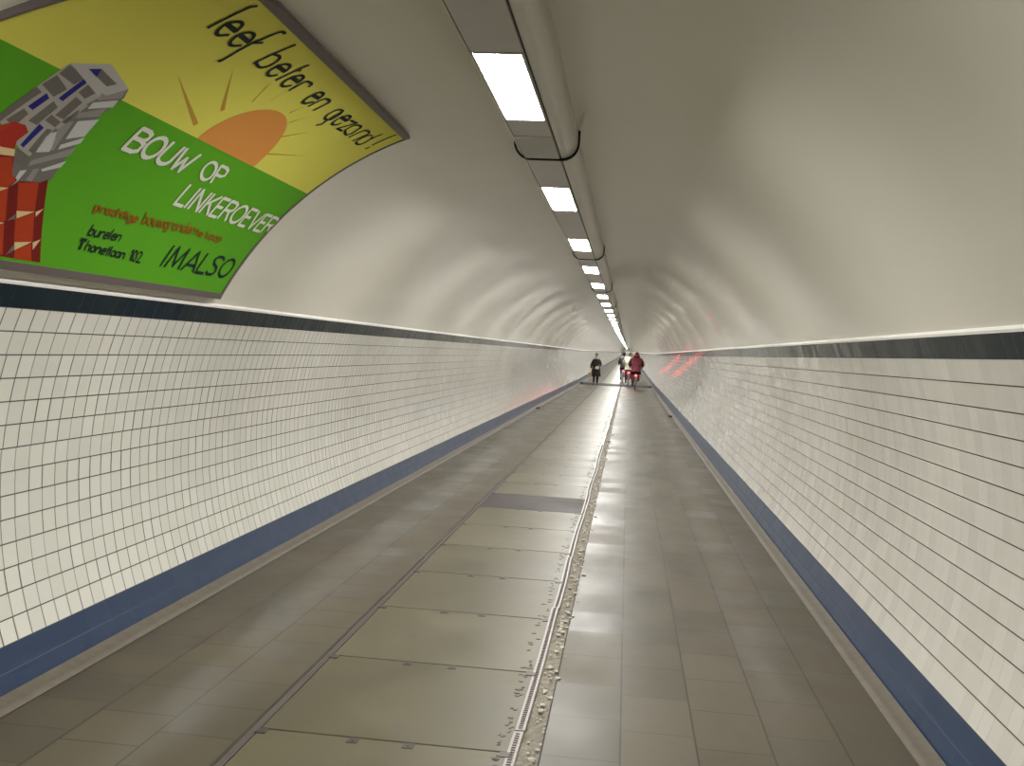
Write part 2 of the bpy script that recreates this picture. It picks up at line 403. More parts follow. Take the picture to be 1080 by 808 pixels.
# drains beside the walls
def drain(loc, label):
    t = empty('floor_drain', loc, label, 'drain')
    bm = bmesh.new(); box(bm, (0, 0, .012), (.10, .5, .024), .004); obj('drain_frame', bm, M['dark'], t)
    bm = bmesh.new()
    for i in range(9): box(bm, (0, -.2 + i * .05, .026), (.08, .018, .008), .001)
    obj('grate', bm, M['iron'], t)
drain((-1.83, 28.2, 0), 'small black drain on the floor beside the left wall')
drain((1.83, 28.0, 0), 'small black drain on the floor beside the right wall')

# ---------------------------------------------------------------- lighting spine
LX0, LX1, LZ = -.155, .075, ZC + 1.98
HX0, HX1, CR = -.215, .178, .095
def zv(x): return ZC + math.sqrt(RC * RC - x * x)
def hprof(g=0.0):
    p = [(HX0 - g, zv(HX0) + .005)]
    for k in range(9):
        a = PI + (PI / 2) * k / 8; p.append((HX0 + CR + (CR + g) * math.cos(a), LZ + CR + (CR + g) * math.sin(a)))
    for k in range(9):
        a = 1.5 * PI + (PI / 2) * k / 8; p.append((HX1 - CR + (CR + g) * math.cos(a), LZ + CR + (CR + g) * math.sin(a)))
    p.append((HX1 + g, zv(HX1) + .005)); return p
spine = empty('light_trunking', (0, 0, LZ), 'long beige metal lighting trunking with grey cover panels running along the crown of the vault', 'light trunking')
def rel(o): o.location = -spine.location + o.location; return o
YH = sorted(set([Y0 + 1, YK] + [YK + i * (Y1 - YK) / 10 for i in range(1, 10)] + [Y1 - 1]))
bm = bmesh.new(); sweep_y(bm, hprof(), YH); rel(obj('housing', bm, M['housing'], spine, smooth=True))
for sx in (LX0 - .004, LX1 + .004):
    bm = bmesh.new(); sweep_y(bm, [(sx - .0045, LZ - .0015), (sx + .0045, LZ - .0015)], YH); rel(obj('seam', bm, M['seam'], spine))
LP, LL, LY = 3.47, 1.24, 4.30
KMIN, KMAX = -7, 118
def make_lamp():
    r = empty('ceiling_lamp', (0, 0, 0), '', 'ceiling lamp')
    xc = (LX0 + LX1) / 2; wx = LX1 - LX0
    bm = bmesh.new()
    for s in (-1, 1): box(bm, (xc + s * (wx / 2 - .006), LL / 2, -.008), (.012, LL, .014), .002)
    for yy in (.008, LL - .008): box(bm, (xc, yy, -.008), (wx - .026, .016, .014), .002)
    obj('frame', bm, M['panel'], r)
    bm = bmesh.new(); box(bm, (xc, LL / 2, -.0045), (wx - .026, LL - .034, .005))
    bm.faces.ensure_lookup_table(); bm.normal_update()
    for f in bm.faces: f.material_index = 0 if f.normal.z < -.9 else 1
    obj('diffuser', bm, [M['lamp'], M['panel']], r)
    return r
lab = {-1: 'lit ceiling lamp overhead just above the top of the picture', 0: 'nearest and largest lit ceiling lamp, in front of the first black bracket',
       1: 'second lit ceiling lamp, right behind the first black bracket', 2: 'third lit ceiling lamp, just in front of the second black bracket',
       3: 'fourth lit ceiling lamp, right behind the second black bracket', 4: 'fifth lit ceiling lamp, just in front of the third black bracket',
       5: 'sixth lit ceiling lamp, right behind the third black bracket', 6: 'seventh lit ceiling lamp, in front of the fourth black bracket',
       7: 'eighth lit ceiling lamp, behind the fourth black bracket'}
pl = make_lamp(); done = False
for k in range(KMIN, KMAX):
    y = LY + k * LP; z = LZ - .001 + zo(y)
    l = lab.get(k, 'small distant lit ceiling lamp near the vanishing end of the row' if k > 7 else 'lit ceiling lamp in the row behind the viewer')
    g_ = 'ceiling lamps along the trunking' if k >= -1 else 'ceiling lamps behind the viewer'
    if not done: pl.location = (0, y, z); pl['label'] = l; pl['group'] = g_; done = True; root = pl
    else: dup(pl, (0, y, z), l, g_)
bmP = bmesh.new(); xc = (LX0 + LX1) / 2
box(bmP, (xc, 0, 0), (LX1 - LX0 - .004, LP - LL - .012, .012), .002); meP = None
brk = None
for k in range(KMIN, 60):
    y = LY + k * LP + LL + (LP - LL) / 2
    if meP is None: o = obj('cover_panel', bmP, M['panel'], spine); meP = o.data
    else: o = bpy.data.objects.new('cover_panel', meP); C.objects.link(o); o.parent = spine
    o.location = (0, y, -.006 + zo(y))
    if k % 2 == 0:
        yb = 6.64 + (k // 2) * 6.94
        if brk is None:
            bm = bmesh.new(); pr = hprof(.004); 
            outp = hprof(.020)
            pr2 = hprof(.007); A_ = []; B_ = []
            for yy in (-.016, .016):
                A_.append([bm.verts.new((x, yy, z - LZ)) for x, z in outp]); B_.append([bm.verts.new((x, yy, z - LZ)) for x, z in pr2])
            n = len(outp)
            for i in range(n - 1):
                bm.faces.new((A_[0][i], A_[0][i + 1], A_[1][i + 1], A_[1][i])); bm.faces.new((A_[0][i], B_[0][i], B_[0][i + 1], A_[0][i + 1])); bm.faces.new((A_[1][i], A_[1][i + 1], B_[1][i + 1], B_[1][i]))
                bm.faces.new((B_[0][i], B_[1][i], B_[1][i + 1], B_[0][i + 1]))
            bmesh.ops.recalc_face_normals(bm, faces=bm.faces[:])
            o = obj('bracket', bm, M['dark'], spine); brk = o.data
        else: o = bpy.data.objects.new('bracket', brk); C.objects.link(o); o.parent = spine
        o.location = (0, yb, zo(yb))
bm = bmesh.new(); box(bm, (xc, 6.28, -.013), (LX1 - LX0 - .006, .66, .004), .001)
o = obj('glossy_panel', bm, M['panel_gloss'], spine); o['label'] = 'glossy pale panel beside the first black bracket'

# ---------------------------------------------------------------- painted advertising board on the vault
ART = json.loads(r'''{"corners":{"bl":[3.736,0.999],"br":[5.897,1.033],"tr":[6.019,2.466],"tr2":[3.641,2.477],"l1":[2.904,1.847],"l2":[3.03,2.03],"h0":[2.968,1.793],"h1":[3.738,1.794],"h2":[6.02,1.798]},"polys":[["mortar",1,[[3.216,1.482],[3.241,1.548],[3.311,1.835],[3.601,1.764],[3.528,1.423],[3.443,1.455],[3.266,1.523],[3.231,1.467]]],["mortar2",1,[[3.601,1.764],[3.693,1.852],[3.722,1.808],[3.696,1.684],[3.743,1.368],[3.547,1.288],[3.443,1.422],[3.54,1.433],[3.537,1.609],[3.57,1.71]]],["rim",2,[[3.311,1.835],[3.482,1.906],[3.693,1.852],[3.601,1.764]]],["brick",3,[[3.41,1.848],[3.463,1.872],[3.611,1.847],[3.576,1.819]]],["navy",4,[[3.41,1.848],[3.463,1.872],[3.481,1.835]]],["brick",2,[[3.312,1.78],[3.315,1.829],[3.444,1.811],[3.424,1.766]]],["brick",2,[[3.289,1.715],[3.311,1.772],[3.416,1.739],[3.392,1.69]]],["brick",2,[[3.478,1.748],[3.485,1.802],[3.563,1.778],[3.539,1.734]]],["brick",2,[[3.223,1.506],[3.278,1.699],[3.322,1.688],[3.303,1.636],[3.251,1.493]]],["brick",2,[[3.479,1.626],[3.491,1.727],[3.546,1.717],[3.538,1.624]]],["brick",2,[[3.382,1.566],[3.411,1.675],[3.457,1.659],[3.438,1.563]]],["brick",2,[[3.28,1.54],[3.314,1.605],[3.354,1.592],[3.343,1.527]]],["brick",2,[[3.454,1.592],[3.46,1.623],[3.537,1.609],[3.533,1.581]]],["brick",2,[[3.501,1.457],[3.499,1.564],[3.531,1.568],[3.546,1.448]]],["brick",2,[[3.455,1.418],[3.439,1.454],[3.54,1.433],[3.553,1.382],[3.477,1.397]]],["navy",2,[[3.419,1.693],[3.44,1.807],[3.471,1.801],[3.451,1.689]]],["navy",2,[[3.321,1.618],[3.347,1.692],[3.38,1.678],[3.358,1.611]]],["navy",2,[[3.441,1.468],[3.445,1.572],[3.482,1.563],[3.466,1.461]]],["lightbrick",2,[[3.596,1.735],[3.706,1.79],[3.717,1.753],[3.602,1.702]]],["lightbrick",2,[[3.615,1.639],[3.713,1.682],[3.723,1.592],[3.638,1.552]]],["lightbrick",2,[[3.544,1.459],[3.526,1.548],[3.579,1.578],[3.612,1.48]]],["lightbrick",2,[[3.639,1.523],[3.73,1.587],[3.735,1.558],[3.646,1.5]]],["lightbrick",2,[[3.642,1.4],[3.743,1.467],[3.74,1.434],[3.659,1.393]]],["lightbrick",2,[[3.55,1.295],[3.539,1.369],[3.572,1.38],[3.567,1.332]]],["midbrick",2,[[3.585,1.787],[3.688,1.845],[3.709,1.803],[3.606,1.75]]],["midbrick",2,[[3.578,1.672],[3.693,1.739],[3.696,1.692],[3.589,1.648]]],["midbrick",2,[[3.555,1.578],[3.571,1.62],[3.597,1.633],[3.628,1.491],[3.613,1.487]]],["midbrick",2,[[3.555,1.423],[3.662,1.486],[3.668,1.455],[3.563,1.398]]],["midbrick",2,[[3.655,1.484],[3.733,1.535],[3.735,1.491],[3.661,1.453]]],["midbrick",2,[[3.604,1.34],[3.603,1.394],[3.632,1.401],[3.642,1.341]]],["redmid",3,[[3.231,1.467],[3.277,1.513],[3.323,1.545],[3.387,1.547],[3.428,1.525],[3.409,1.479],[3.429,1.445],[3.289,1.407]]],["reddark",3,[[3.289,1.407],[3.431,1.445],[3.469,1.402],[3.51,1.346],[3.56,1.33],[3.547,1.288],[3.439,1.241]]],["red",4,[[3.26,1.438],[3.316,1.506],[3.32,1.54],[3.28,1.51],[3.231,1.467]]],["red",4,[[3.312,1.382],[3.452,1.413],[3.513,1.346],[3.552,1.328],[3.539,1.293],[3.421,1.262]]],["cream",5,[[3.269,1.428],[3.431,1.445],[3.453,1.418],[3.3,1.395]]],["reddark",3,[[3.417,1.259],[3.544,1.291],[3.576,1.329],[3.692,1.347],[3.723,1.369],[3.824,1.24],[4.002,1.006],[3.73,1.007],[3.618,1.006]]],["red",4,[[3.575,1.322],[3.685,1.345],[3.775,1.222],[3.671,1.208]]],["red",4,[[3.69,1.174],[3.78,1.216],[3.877,1.092],[3.763,1.077]]],["red",4,[[3.795,1.042],[3.874,1.085],[3.937,1.007],[3.819,1.006]]],["red",4,[[3.425,1.249],[3.542,1.289],[3.645,1.155],[3.525,1.13]]],["red",4,[[3.533,1.12],[3.644,1.146],[3.74,1.015],[3.618,1.006]]],["cream",5,[[3.669,1.207],[3.776,1.221],[3.696,1.176]]],["cream",5,[[3.782,1.221],[3.816,1.243],[3.802,1.201]]],["cream",5,[[3.766,1.076],[3.873,1.091],[3.793,1.042]]],["cream",5,[[3.879,1.089],[3.918,1.109],[3.906,1.057]]],["cream",5,[[3.431,1.276],[3.544,1.291],[3.512,1.271]]],["cream",5,[[3.545,1.142],[3.642,1.148],[3.626,1.139]]],["brick",5,[[3.675,1.195],[3.69,1.174],[3.65,1.158]]],["brick",5,[[3.772,1.066],[3.791,1.041],[3.754,1.013]]],["ray",1,[[4.29,1.842],[4.301,1.864],[3.835,2.011]]],["ray",1,[[4.34,1.967],[4.356,1.984],[4.076,2.162]]],["ray",1,[[4.448,2.085],[4.453,2.096],[4.362,2.246]]],["ray",1,[[4.554,2.141],[4.556,2.15],[4.527,2.259]]],["ray",1,[[4.678,2.163],[4.675,2.172],[4.674,2.275]]],["ray",1,[[4.801,2.15],[4.792,2.157],[4.83,2.247]]],["ray",1,[[4.907,2.106],[4.9,2.114],[4.994,2.223]]],["ray",1,[[5.001,2.008],[4.99,2.018],[5.197,2.15]]],["ray",1,[[5.054,1.882],[5.043,1.893],[5.486,2.013]]]],"top":[[[3.647,2.248],[3.651,2.426],[3.665,2.445]],[[3.69,2.309],[3.78,2.309],[3.759,2.344],[3.731,2.352],[3.71,2.34],[3.688,2.308],[3.697,2.275],[3.713,2.255],[3.741,2.25],[3.775,2.277]],[[3.815,2.309],[3.912,2.308],[3.893,2.338],[3.866,2.349],[3.836,2.34],[3.817,2.306],[3.826,2.271],[3.845,2.252],[3.872,2.251],[3.906,2.275]],[[3.926,2.164],[3.939,2.179],[3.935,2.316],[3.943,2.357],[3.951,2.427],[3.971,2.444],[3.985,2.44]],[[3.935,2.316],[3.973,2.345]],[[4.11,2.249],[4.116,2.332],[4.127,2.436]],[[4.116,2.336],[4.161,2.349],[4.194,2.333],[4.207,2.286],[4.182,2.253],[4.143,2.251],[4.113,2.259]],[[4.241,2.307],[4.336,2.311],[4.32,2.339],[4.289,2.348],[4.262,2.335],[4.248,2.293],[4.255,2.261],[4.277,2.247],[4.305,2.25],[4.328,2.273]],[[4.374,2.25],[4.385,2.408]],[[4.379,2.348],[4.403,2.363]],[[4.428,2.31],[4.514,2.313],[4.496,2.342],[4.468,2.35],[4.443,2.339],[4.428,2.29],[4.44,2.256],[4.462,2.247],[4.485,2.253],[4.507,2.275]],[[4.549,2.251],[4.544,2.332],[4.56,2.347],[4.604,2.348],[4.616,2.329]],[[4.731,2.309],[4.813,2.315],[4.797,2.343],[4.77,2.351],[4.741,2.34],[4.733,2.295],[4.748,2.253],[4.77,2.245],[4.793,2.252],[4.818,2.281]],[[4.842,2.248],[4.848,2.33],[4.901,2.344],[4.926,2.325],[4.923,2.249]],[[5.121,2.35],[5.076,2.336],[5.07,2.288],[5.09,2.255],[5.123,2.25],[5.16,2.269],[5.155,2.316],[5.127,2.347]],[[5.127,2.347],[5.145,2.239],[5.155,2.213],[5.128,2.19]],[[5.195,2.315],[5.291,2.319],[5.272,2.345],[5.241,2.352],[5.214,2.337],[5.201,2.29],[5.22,2.255],[5.247,2.251],[5.275,2.266],[5.28,2.285]],[[5.311,2.336],[5.4,2.347],[5.33,2.248],[5.403,2.254]],[[5.44,2.26],[5.411,2.281],[5.419,2.333],[5.473,2.349],[5.5,2.332],[5.515,2.279],[5.495,2.252],[5.44,2.26]],[[5.556,2.251],[5.568,2.342],[5.629,2.355],[5.662,2.333],[5.641,2.249]],[[5.709,2.351],[5.679,2.329],[5.679,2.279],[5.697,2.251],[5.75,2.251],[5.777,2.281],[5.76,2.331],[5.738,2.346]],[[5.768,2.328],[5.766,2.36],[5.774,2.398]],[[5.886,2.307],[5.892,2.458]],[[5.886,2.259],[5.898,2.277]]],"words":[["BOUW","chalk",0.023,[3.999,1.608],[4.561,1.609],[3.997,1.726]],["OP","chalk",0.019,[4.723,1.616],[4.963,1.618],[4.668,1.723]],["LINKEROEVER","chalk",0.02,[4.722,1.441],[5.979,1.445],[4.718,1.562]],["prachtige","rust",0.011,[4.15,1.291],[4.527,1.29],[4.129,1.336]],["bouwgronden","rust",0.011,[4.576,1.293],[5.126,1.309],[4.552,1.354]],["te","rust",0.01,[5.152,1.309],[5.235,1.306],[5.122,1.355]],["koop","rust",0.01,[5.281,1.306],[5.478,1.308],[5.256,1.355]],["burelen","ink",0.009,[4.218,1.172],[4.488,1.177],[4.214,1.226]],["T","ink",0.018,[4.202,1.103],[4.24,1.102],[4.193,1.147]],["honetlaan","ink",0.009,[4.264,1.099],[4.614,1.094],[4.257,1.148]],["102","ink",0.01,[4.677,1.093],[4.786,1.09],[4.651,1.15]],["IMALSO","ink",0.018,[5.001,1.095],[5.859,1.1],[5.01,1.218]]]}''')
RB = 2.12
def onv(y, s, lift=0.0):
    a = s / RB; rr = RB - lift; return Vector((-rr * math.cos(a), y, ZC + rr * math.sin(a)))
def put_poly(bm, pts, lift, mi, step=.035):
    t_ = bmesh.new(); vs = [t_.verts.new((p[0], p[1], 0)) for p in pts]
    try: f = t_.faces.new(vs)
    except ValueError: t_.free(); return
    if f.normal.z == 0: t_.normal_update()
    smin, smax = min(p[1] for p in pts), max(p[1] for p in pts)
    s = math.ceil(smin / step) * step
    while s < smax:
        bmesh.ops.bisect_plane(t_, geom=t_.verts[:] + t_.edges[:] + t_.faces[:], plane_co=(0, s, 0), plane_no=(0, 1, 0)); s += step
    mp = {}
    for v in t_.verts: mp[v] = bm.verts.new(onv(v.co.x, v.co.y, lift))
    for f in t_.faces:
        nf = bm.faces.new([mp[v] for v in f.verts]); nf.material_index = mi
    t_.free()
def pm(name, c): return mat(name, c, .65, spec=.22, var=.04, vs=3)
PM = {'yellow': pm('paint_yellow', (.66, .62, .10)), 'green': pm('paint_green', (.085, .33, .006)), 'sun': pm('paint_orange', (.62, .255, .055)), 'ray': pm('paint_ray', (.46, .27, .035)),
      'mortar': pm('paint_mortar', (.36, .33, .30)), 'mortar2': pm('paint_mortar_pale', (.15, .14, .13)), 'rim': pm('paint_rim', (.42, .40, .39)), 'brick': pm('paint_brick', (.14, .125, .11)),
      'navy': pm('paint_navy', (.012, .012, .17)), 'lightbrick': pm('paint_light_brick', (.50, .50, .49)), 'midbrick': pm('paint_mid_brick', (.26, .235, .225)),
      'redmid': pm('paint_red', (.36, .02, .01)), 'reddark': pm('paint_dark_red', (.15, .004, .002)), 'red': pm('paint_bright_red', (.38, .035, .004)), 'cream': pm('paint_cream', (.66, .50, .26)),
      'chalk': pm('paint_white', (.66, .66, .58)), 'rust': pm('paint_rust', (.23, .085, .003)), 'ink': pm('paint_black', (.006, .014, .016))}
names = list(PM); mats_ = [PM[n] for n in names]
S0, S1 = .992, 2.470
def xl(s): return 2.895 + (s - 1.847) * .69
def xr(s): return 5.925 + (s - 1.03) * .085
board = empty('advertising_board', onv(4.4, S0), 'large curved yellow and green painted advertising board on the left of the vault', 'billboard')
def rb(o): o.location = -board.location; return o
bm = bmesh.new(); H0 = 1.796
put_poly(bm, [(xl(S0), S0), (xr(S0), S0), (xr(H0), H0), (xl(H0), H0)], 0, names.index('green'))
put_poly(bm, [(xl(H0), H0), (xr(H0), H0), (xr(S1), S1), (xl(S1), S1)], 0, names.index('yellow'))
sun = [(4.755 + .348 * math.cos(a), H0 + .335 * math.sin(a)) for a in [PI * k / 40 for k in range(41)]]
put_poly(bm, sun, .0010, names.index('sun'))
for col, lv, pts in ART['polys']:
    put_poly(bm, pts, .0004 + .0004 * lv, names.index(col))
rb(obj('painted_panel', bm, mats_, board))
def ribbon(bm, pts, wd, mi, lift=.0030):
    pts = [Vector(p) for p in pts]
    for i in range(len(pts) - 1):
        a, b = pts[i], pts[i + 1]; d = b - a
        if d.length < 1e-5: continue
        n = Vector((-d.y, d.x)).normalized() * wd / 2; e = d.normalized() * wd * .25
        put_poly(bm, [a - n - e, b - n + e, b + n + e, a + n - e], lift, mi)
    for p in pts[1:-1]: put_poly(bm, [(p.x + wd / 2 * math.cos(PI * k / 5), p.y + wd / 2 * math.sin(PI * k / 5)) for k in range(10)], lift, mi)
def smooth_line(pts):
    if len(pts) < 5: return pts
    P = [Vector(p) for p in pts]; out = []
    for i in range(len(P) - 1):
        p0, p1, p2, p3 = P[max(i - 1, 0)], P[i], P[i + 1], P[min(i + 2, len(P) - 1)]
        for t_ in (0, .33, .66): out.append(.5 * ((2 * p1) + (p2 - p0) * t_ + (2 * p0 - 5 * p1 + 4 * p2 - p3) * t_ ** 2 + (3 * p1 - p0 - 3 * p2 + p3) * t_ ** 3))
    return [tuple(q) for q in out] + [tuple(P[-1])]
GROUPS = [(0, 5, 'leef'), (5, 12, 'beter'), (12, 14, 'en'), (14, 22, 'gezond'), (22, 24, '!')]
for i0, i1, word in GROUPS:
    bm = bmesh.new()
    for st in ART['top'][i0:i1]:
        if len(st) <= 4: ribbon(bm, st, .016, 0)
        elif len(st) == 10: ribbon(bm, st[:2], .024, 0); ribbon(bm, smooth_line(st[1:]), .017, 0)
        else: ribbon(bm, smooth_line(st), .016, 0)
    o = rb(obj('lettering', bm, [PM['ink']], board)); o['label'] = 'black word ' + word if word != '!' else 'black exclamation mark'
def circ(cx, cy, rx, ry, a0=0, a1=360, n=12): return [(cx + rx * math.cos(math.radians(a0 + (a1 - a0) * k / n)), cy + ry * math.sin(math.radians(a0 + (a1 - a0) * k / n))) for k in range(n + 1)]
# stroke alphabet: (advance, strokes) in units of the capital height; lower case x height .62
GL = {'B': (.62, [[(0, 0), (0, 1), (.32, 1), (.46, .9), (.46, .68), (.32, .55), (0, .55)], [(.32, .55), (.5, .45), (.5, .12), (.34, 0), (0, 0)]]),
 'O': (.72, [circ(.3, .5, .3, .5, n=20)]), 'U': (.66, [[(0, 1), (0, .3)] + circ(.26, .28, .26, .28, 180, 360) + [(.52, 1)]]),
 'W': (.80, [[(0, 1), (.16, 0), (.33, .62), (.5, 0), (.68, 1)]]), 'P': (.58, [[(0, 0), (0, 1), (.32, 1), (.47, .88), (.47, .6), (.32, .48), (0, .48)]]),
 'L': (.50, [[(0, 1), (0, 0), (.40, 0)]]), 'I': (.20, [[(0.02, 0), (0.02, 1)]]), 'N': (.60, [[(0, 0), (0, 1), (.44, 0), (.44, 1)]]),
 'K': (.55, [[(0, 0), (0, 1)], [(.42, 1), (0, .42)], [(.14, .58), (.44, 0)]]), 'E': (.50, [[(.38, 1), (0, 1), (0, 0), (.38, 0)], [(0, .52), (.32, .52)]]),
 'R': (.58, [[(0, 0), (0, 1), (.32, 1), (.45, .88), (.45, .62), (.32, .5), (0, .5)], [(.26, .5), (.46, 0)]]), 'V': (.56, [[(0, 1), (.23, 0), (.46, 1)]]),
 'M': (.78, [[(0, 0), (.08, 1), (.32, .1), (.56, 1), (.64, 0)]]), 'A': (.72, [[(0, 0), (.3, 1), (.6, 0)], [(.12, .28), (.48, .28)]]),
 'S': (.62, [[(.5, .88), (.36, 1), (.14, .98), (.04, .8), (.12, .6), (.38, .42), (.46, .22), (.36, .03), (.12, 0), (0, .12)]]), 'T': (.60, [[(0, 1), (.5, 1)], [(.25, 1), (.25, 0)]]),
 '1': (.24, [[(0, .8), (.12, 1), (.12, 0)]]), '0': (.52, [circ(.2, .5, .19, .5, n=16)]), '2': (.52, [[(.02, .8), (.14, 1), (.32, .97), (.38, .75), (.3, .5), (0, 0), (.4, 0)]]),
 'b': (.46, [[(0, 1), (0, 0)], circ(.18, .3, .18, .3)]), 'u': (.46, [[(0, .6), (0, .2), (.1, 0), (.26, 0), (.34, .15)], [(.34, .6), (.34, 0)]]),
 'r': (.34, [[(0, 0), (0, .6)], [(0, .4), (.12, .58), (.26, .56)]]), 'e': (.44, [[(.02, .32), (.34, .32)] + circ(.18, .3, .17, .3, 10, 310)]),
 'l': (.18, [[(.02, 0), (.02, 1)]]), 'n': (.46, [[(0, 0), (0, .6)], [(0, .42), (.12, .6), (.28, .58), (.34, .42), (.34, 0)]]),
 'h': (.46, [[(0, 0), (0, 1)], [(0, .42), (.12, .6), (.28, .58), (.34, .42), (.34, 0)]]), 'o': (.46, [circ(.18, .3, .18, .3)]),
 'a': (.46, [circ(.18, .3, .18, .3), [(.36, .6), (.36, 0)]]), 't': (.28, [[(.1, .9), (.1, 0)], [(0, .6), (.22, .6)]]),
 'p': (.46, [circ(.18, .3, .18, .3), [(0, .6), (0, -.3)]]), 'c': (.40, [circ(.18, .3, .17, .3, 50, 310)]), 'i': (.16, [[(.02, 0), (.02, .6)], [(.02, .78), (.02, .86)]]),
 'g': (.46, [circ(.18, .3, .18, .3), [(.36, .6), (.36, -.15), (.26, -.3), (.06, -.28)]]), 'w': (.56, [[(0, .6), (.1, 0), (.22, .5), (.34, 0), (.46, .6)]]),
 'd': (.46, [circ(.18, .3, .18, .3), [(.36, 1), (.36, 0)]]), 'k': (.40, [[(0, 0), (0, 1)], [(.3, .6), (0, .25)], [(.1, .35), (.32, 0)]])}
CN = {'chalk': 'white', 'rust': 'brown', 'ink': 'black'}
for txt, col, wd, p0, p1, p2 in ART['words']:
    bm = bmesh.new()
    tot = sum(GL[c][0] for c in txt) - .12; e1 = (Vector(p1) - Vector(p0)) / tot; e2 = Vector(p2) - Vector(p0); x = 0
    for c in txt:
        adv, sts = GL[c]
        for s_ in sts: ribbon(bm, [Vector(p0) + e1 * (x + q[0]) + e2 * q[1] for q in s_], wd, 0)
        x += adv
    o = rb(obj('lettering', bm, [PM[col]], board)); o['label'] = CN[col] + ' word ' + txt
# frame: a curved moulding of rectangular section round the panel
def mould(path_in, path_out, lift=.005, depth=.030):
    b_ = bmesh.new(); rings = []
    for (a, o) in zip(path_in, path_out):
        rings.append([b_.verts.new(onv(*a, -depth)), b_.verts.new(onv(*a, lift)), b_.verts.new(onv(*o, lift)), b_.verts.new(onv(*o, -depth))])
    n = len(rings)
    for i in range(n):
        j = (i + 1) % n
        for k in range(4): b_.faces.new((rings[i][k], rings[i][(k + 1) % 4], rings[j][(k + 1) % 4], rings[j][k]))
    bmesh.ops.recalc_face_normals(b_, faces=b_.faces[:]); return b_
NS = 40; fi, fo = [], []; FWD = .038
for k in range(NS + 1):
    s = S0 + (S1 - S0) * k / NS; so = S0 - FWD + (S1 - S0 + 2 * FWD) * k / NS; fi.append((xr(s), s)); fo.append((xr(s) + .022, so))
for k in range(NS + 1):
    s = S1 - (S1 - S0) * k / NS; so = S1 + FWD - (S1 - S0 + 2 * FWD) * k / NS; fi.append((xl(s), s)); fo.append((xl(s) - .010, so))
rb(obj('frame', mould(fi, fo), M['frame'], board))

# ---------------------------------------------------------------- people and bicycles
def skin(name, chains, mt, parent, joints, sub=2, root=None, cloth=False):
    """chains: lists of joint names; joints: name -> (pos, rx[, ry])"""
    idx, vs, es = {}, [], []
    for ch in chains:
        for a in ch:
            if a not in idx: idx[a] = len(vs); vs.append(joints[a][0])
        for a, b in zip(ch, ch[1:]): es.append((idx[a], idx[b]))
    me = bpy.data.meshes.new(name + '_raw'); me.from_pydata([tuple(v) for v in vs], es, [])
    o = bpy.data.objects.new(name, me); C.objects.link(o)
    mod = o.modifiers.new('s', 'SKIN'); mod.use_smooth_shade = True; mod.branch_smoothing = .3
    sv = me.skin_vertices[0].data
    for a, i in idx.items():
        q = joints[a]; sv[i].radius = (q[1], q[2] if len(q) > 2 else q[1]); sv[i].use_root = (a == (root or chains[0][0]))
    md = o.modifiers.new('u', 'SUBSURF'); md.levels = sub; md.render_levels = sub
    dg = bpy.context.evaluated_depsgraph_get(); dg.update(); ev = o.evaluated_get(dg)
    m2 = bpy.data.meshes.new_from_object(ev); m2.name = name
    o.modifiers.clear(); o.data = m2; bpy.data.meshes.remove(me)
    if cloth:
        o.data = m2; q = o.modifiers.new('r', 'REMESH'); q.mode = 'VOXEL'; q.voxel_size = .014
        q = o.modifiers.new('s', 'SMOOTH'); q.factor = .6; q.iterations = 14
        dg.update(); m3 = bpy.data.meshes.new_from_object(o.evaluated_get(bpy.context.evaluated_depsgraph_get())); o.modifiers.clear(); o.data = m3; m2 = m3; m2.name = name
    m2.materials.clear(); m2.materials.append(mt)
    for p in m2.polygons: p.use_smooth = True
    o.parent = parent; return o
def ell(bm, c, r, rot=None, sub=3):
    t_ = bmesh.new(); bmesh.ops.create_icosphere(t_, subdivisions=sub, radius=1)
    for v in t_.verts: v.co = Vector((v.co.x * r[0], v.co.y * r[1], v.co.z * r[2]))
    if rot: bmesh.ops.transform(t_, matrix=rot, verts=t_.verts)
    bmesh.ops.translate(t_, vec=Vector(c), verts=t_.verts); me = bpy.data.meshes.new('t'); t_.to_mesh(me); t_.free(); bm.from_mesh(me); bpy.data.meshes.remove(me)
    return bm
SK = mat('skin', (.55, .33, .23), .5); HAIR = mat('dark_hair', (.03, .02, .015), .5); GHAIR = mat('grey_hair', (.20, .17, .15), .6)
COAT = mat('black_wool', (.007, .007, .009), .8, var=.3, vs=20); TROU = mat('dark_trousers', (.012, .011, .012), .8); SHOE = mat('brown_leather', (.03, .018, .012), .4)
CAP = mat('grey_felt', (.06, .06, .055), .9); TAN = mat('tan_leather', (.42, .25, .13), .5); PALE = mat('pale_canvas', (.62, .47, .36), .6)
REDJ = mat('crimson_jacket', (.115, .003, .016), .6, var=.25, vs=8); CREAMJ = mat('cream_jacket', (.60, .59, .44), .6, var=.08, vs=8); BLACKJ = mat('black_jacket', (.012, .013, .016), .6)
BLUE = mat('pale_blue_denim', (.22, .36, .48), .7); MAROON = mat('maroon_bag', (.12, .01, .012), .6); TYRE = mat('tyre_rubber', (.012, .012, .012), .7)
STEEL = mat('bike_steel', (.35, .35, .36), .3, .9); BFR = mat('bike_frame_black', (.02, .02, .022), .35); MUD = mat('mudguard', (.22, .2, .18), .4)
TAIL = mat('red_tail_lens', (.6, .01, .01), .2, emit=(1.0, .035, .05), es=22.0)
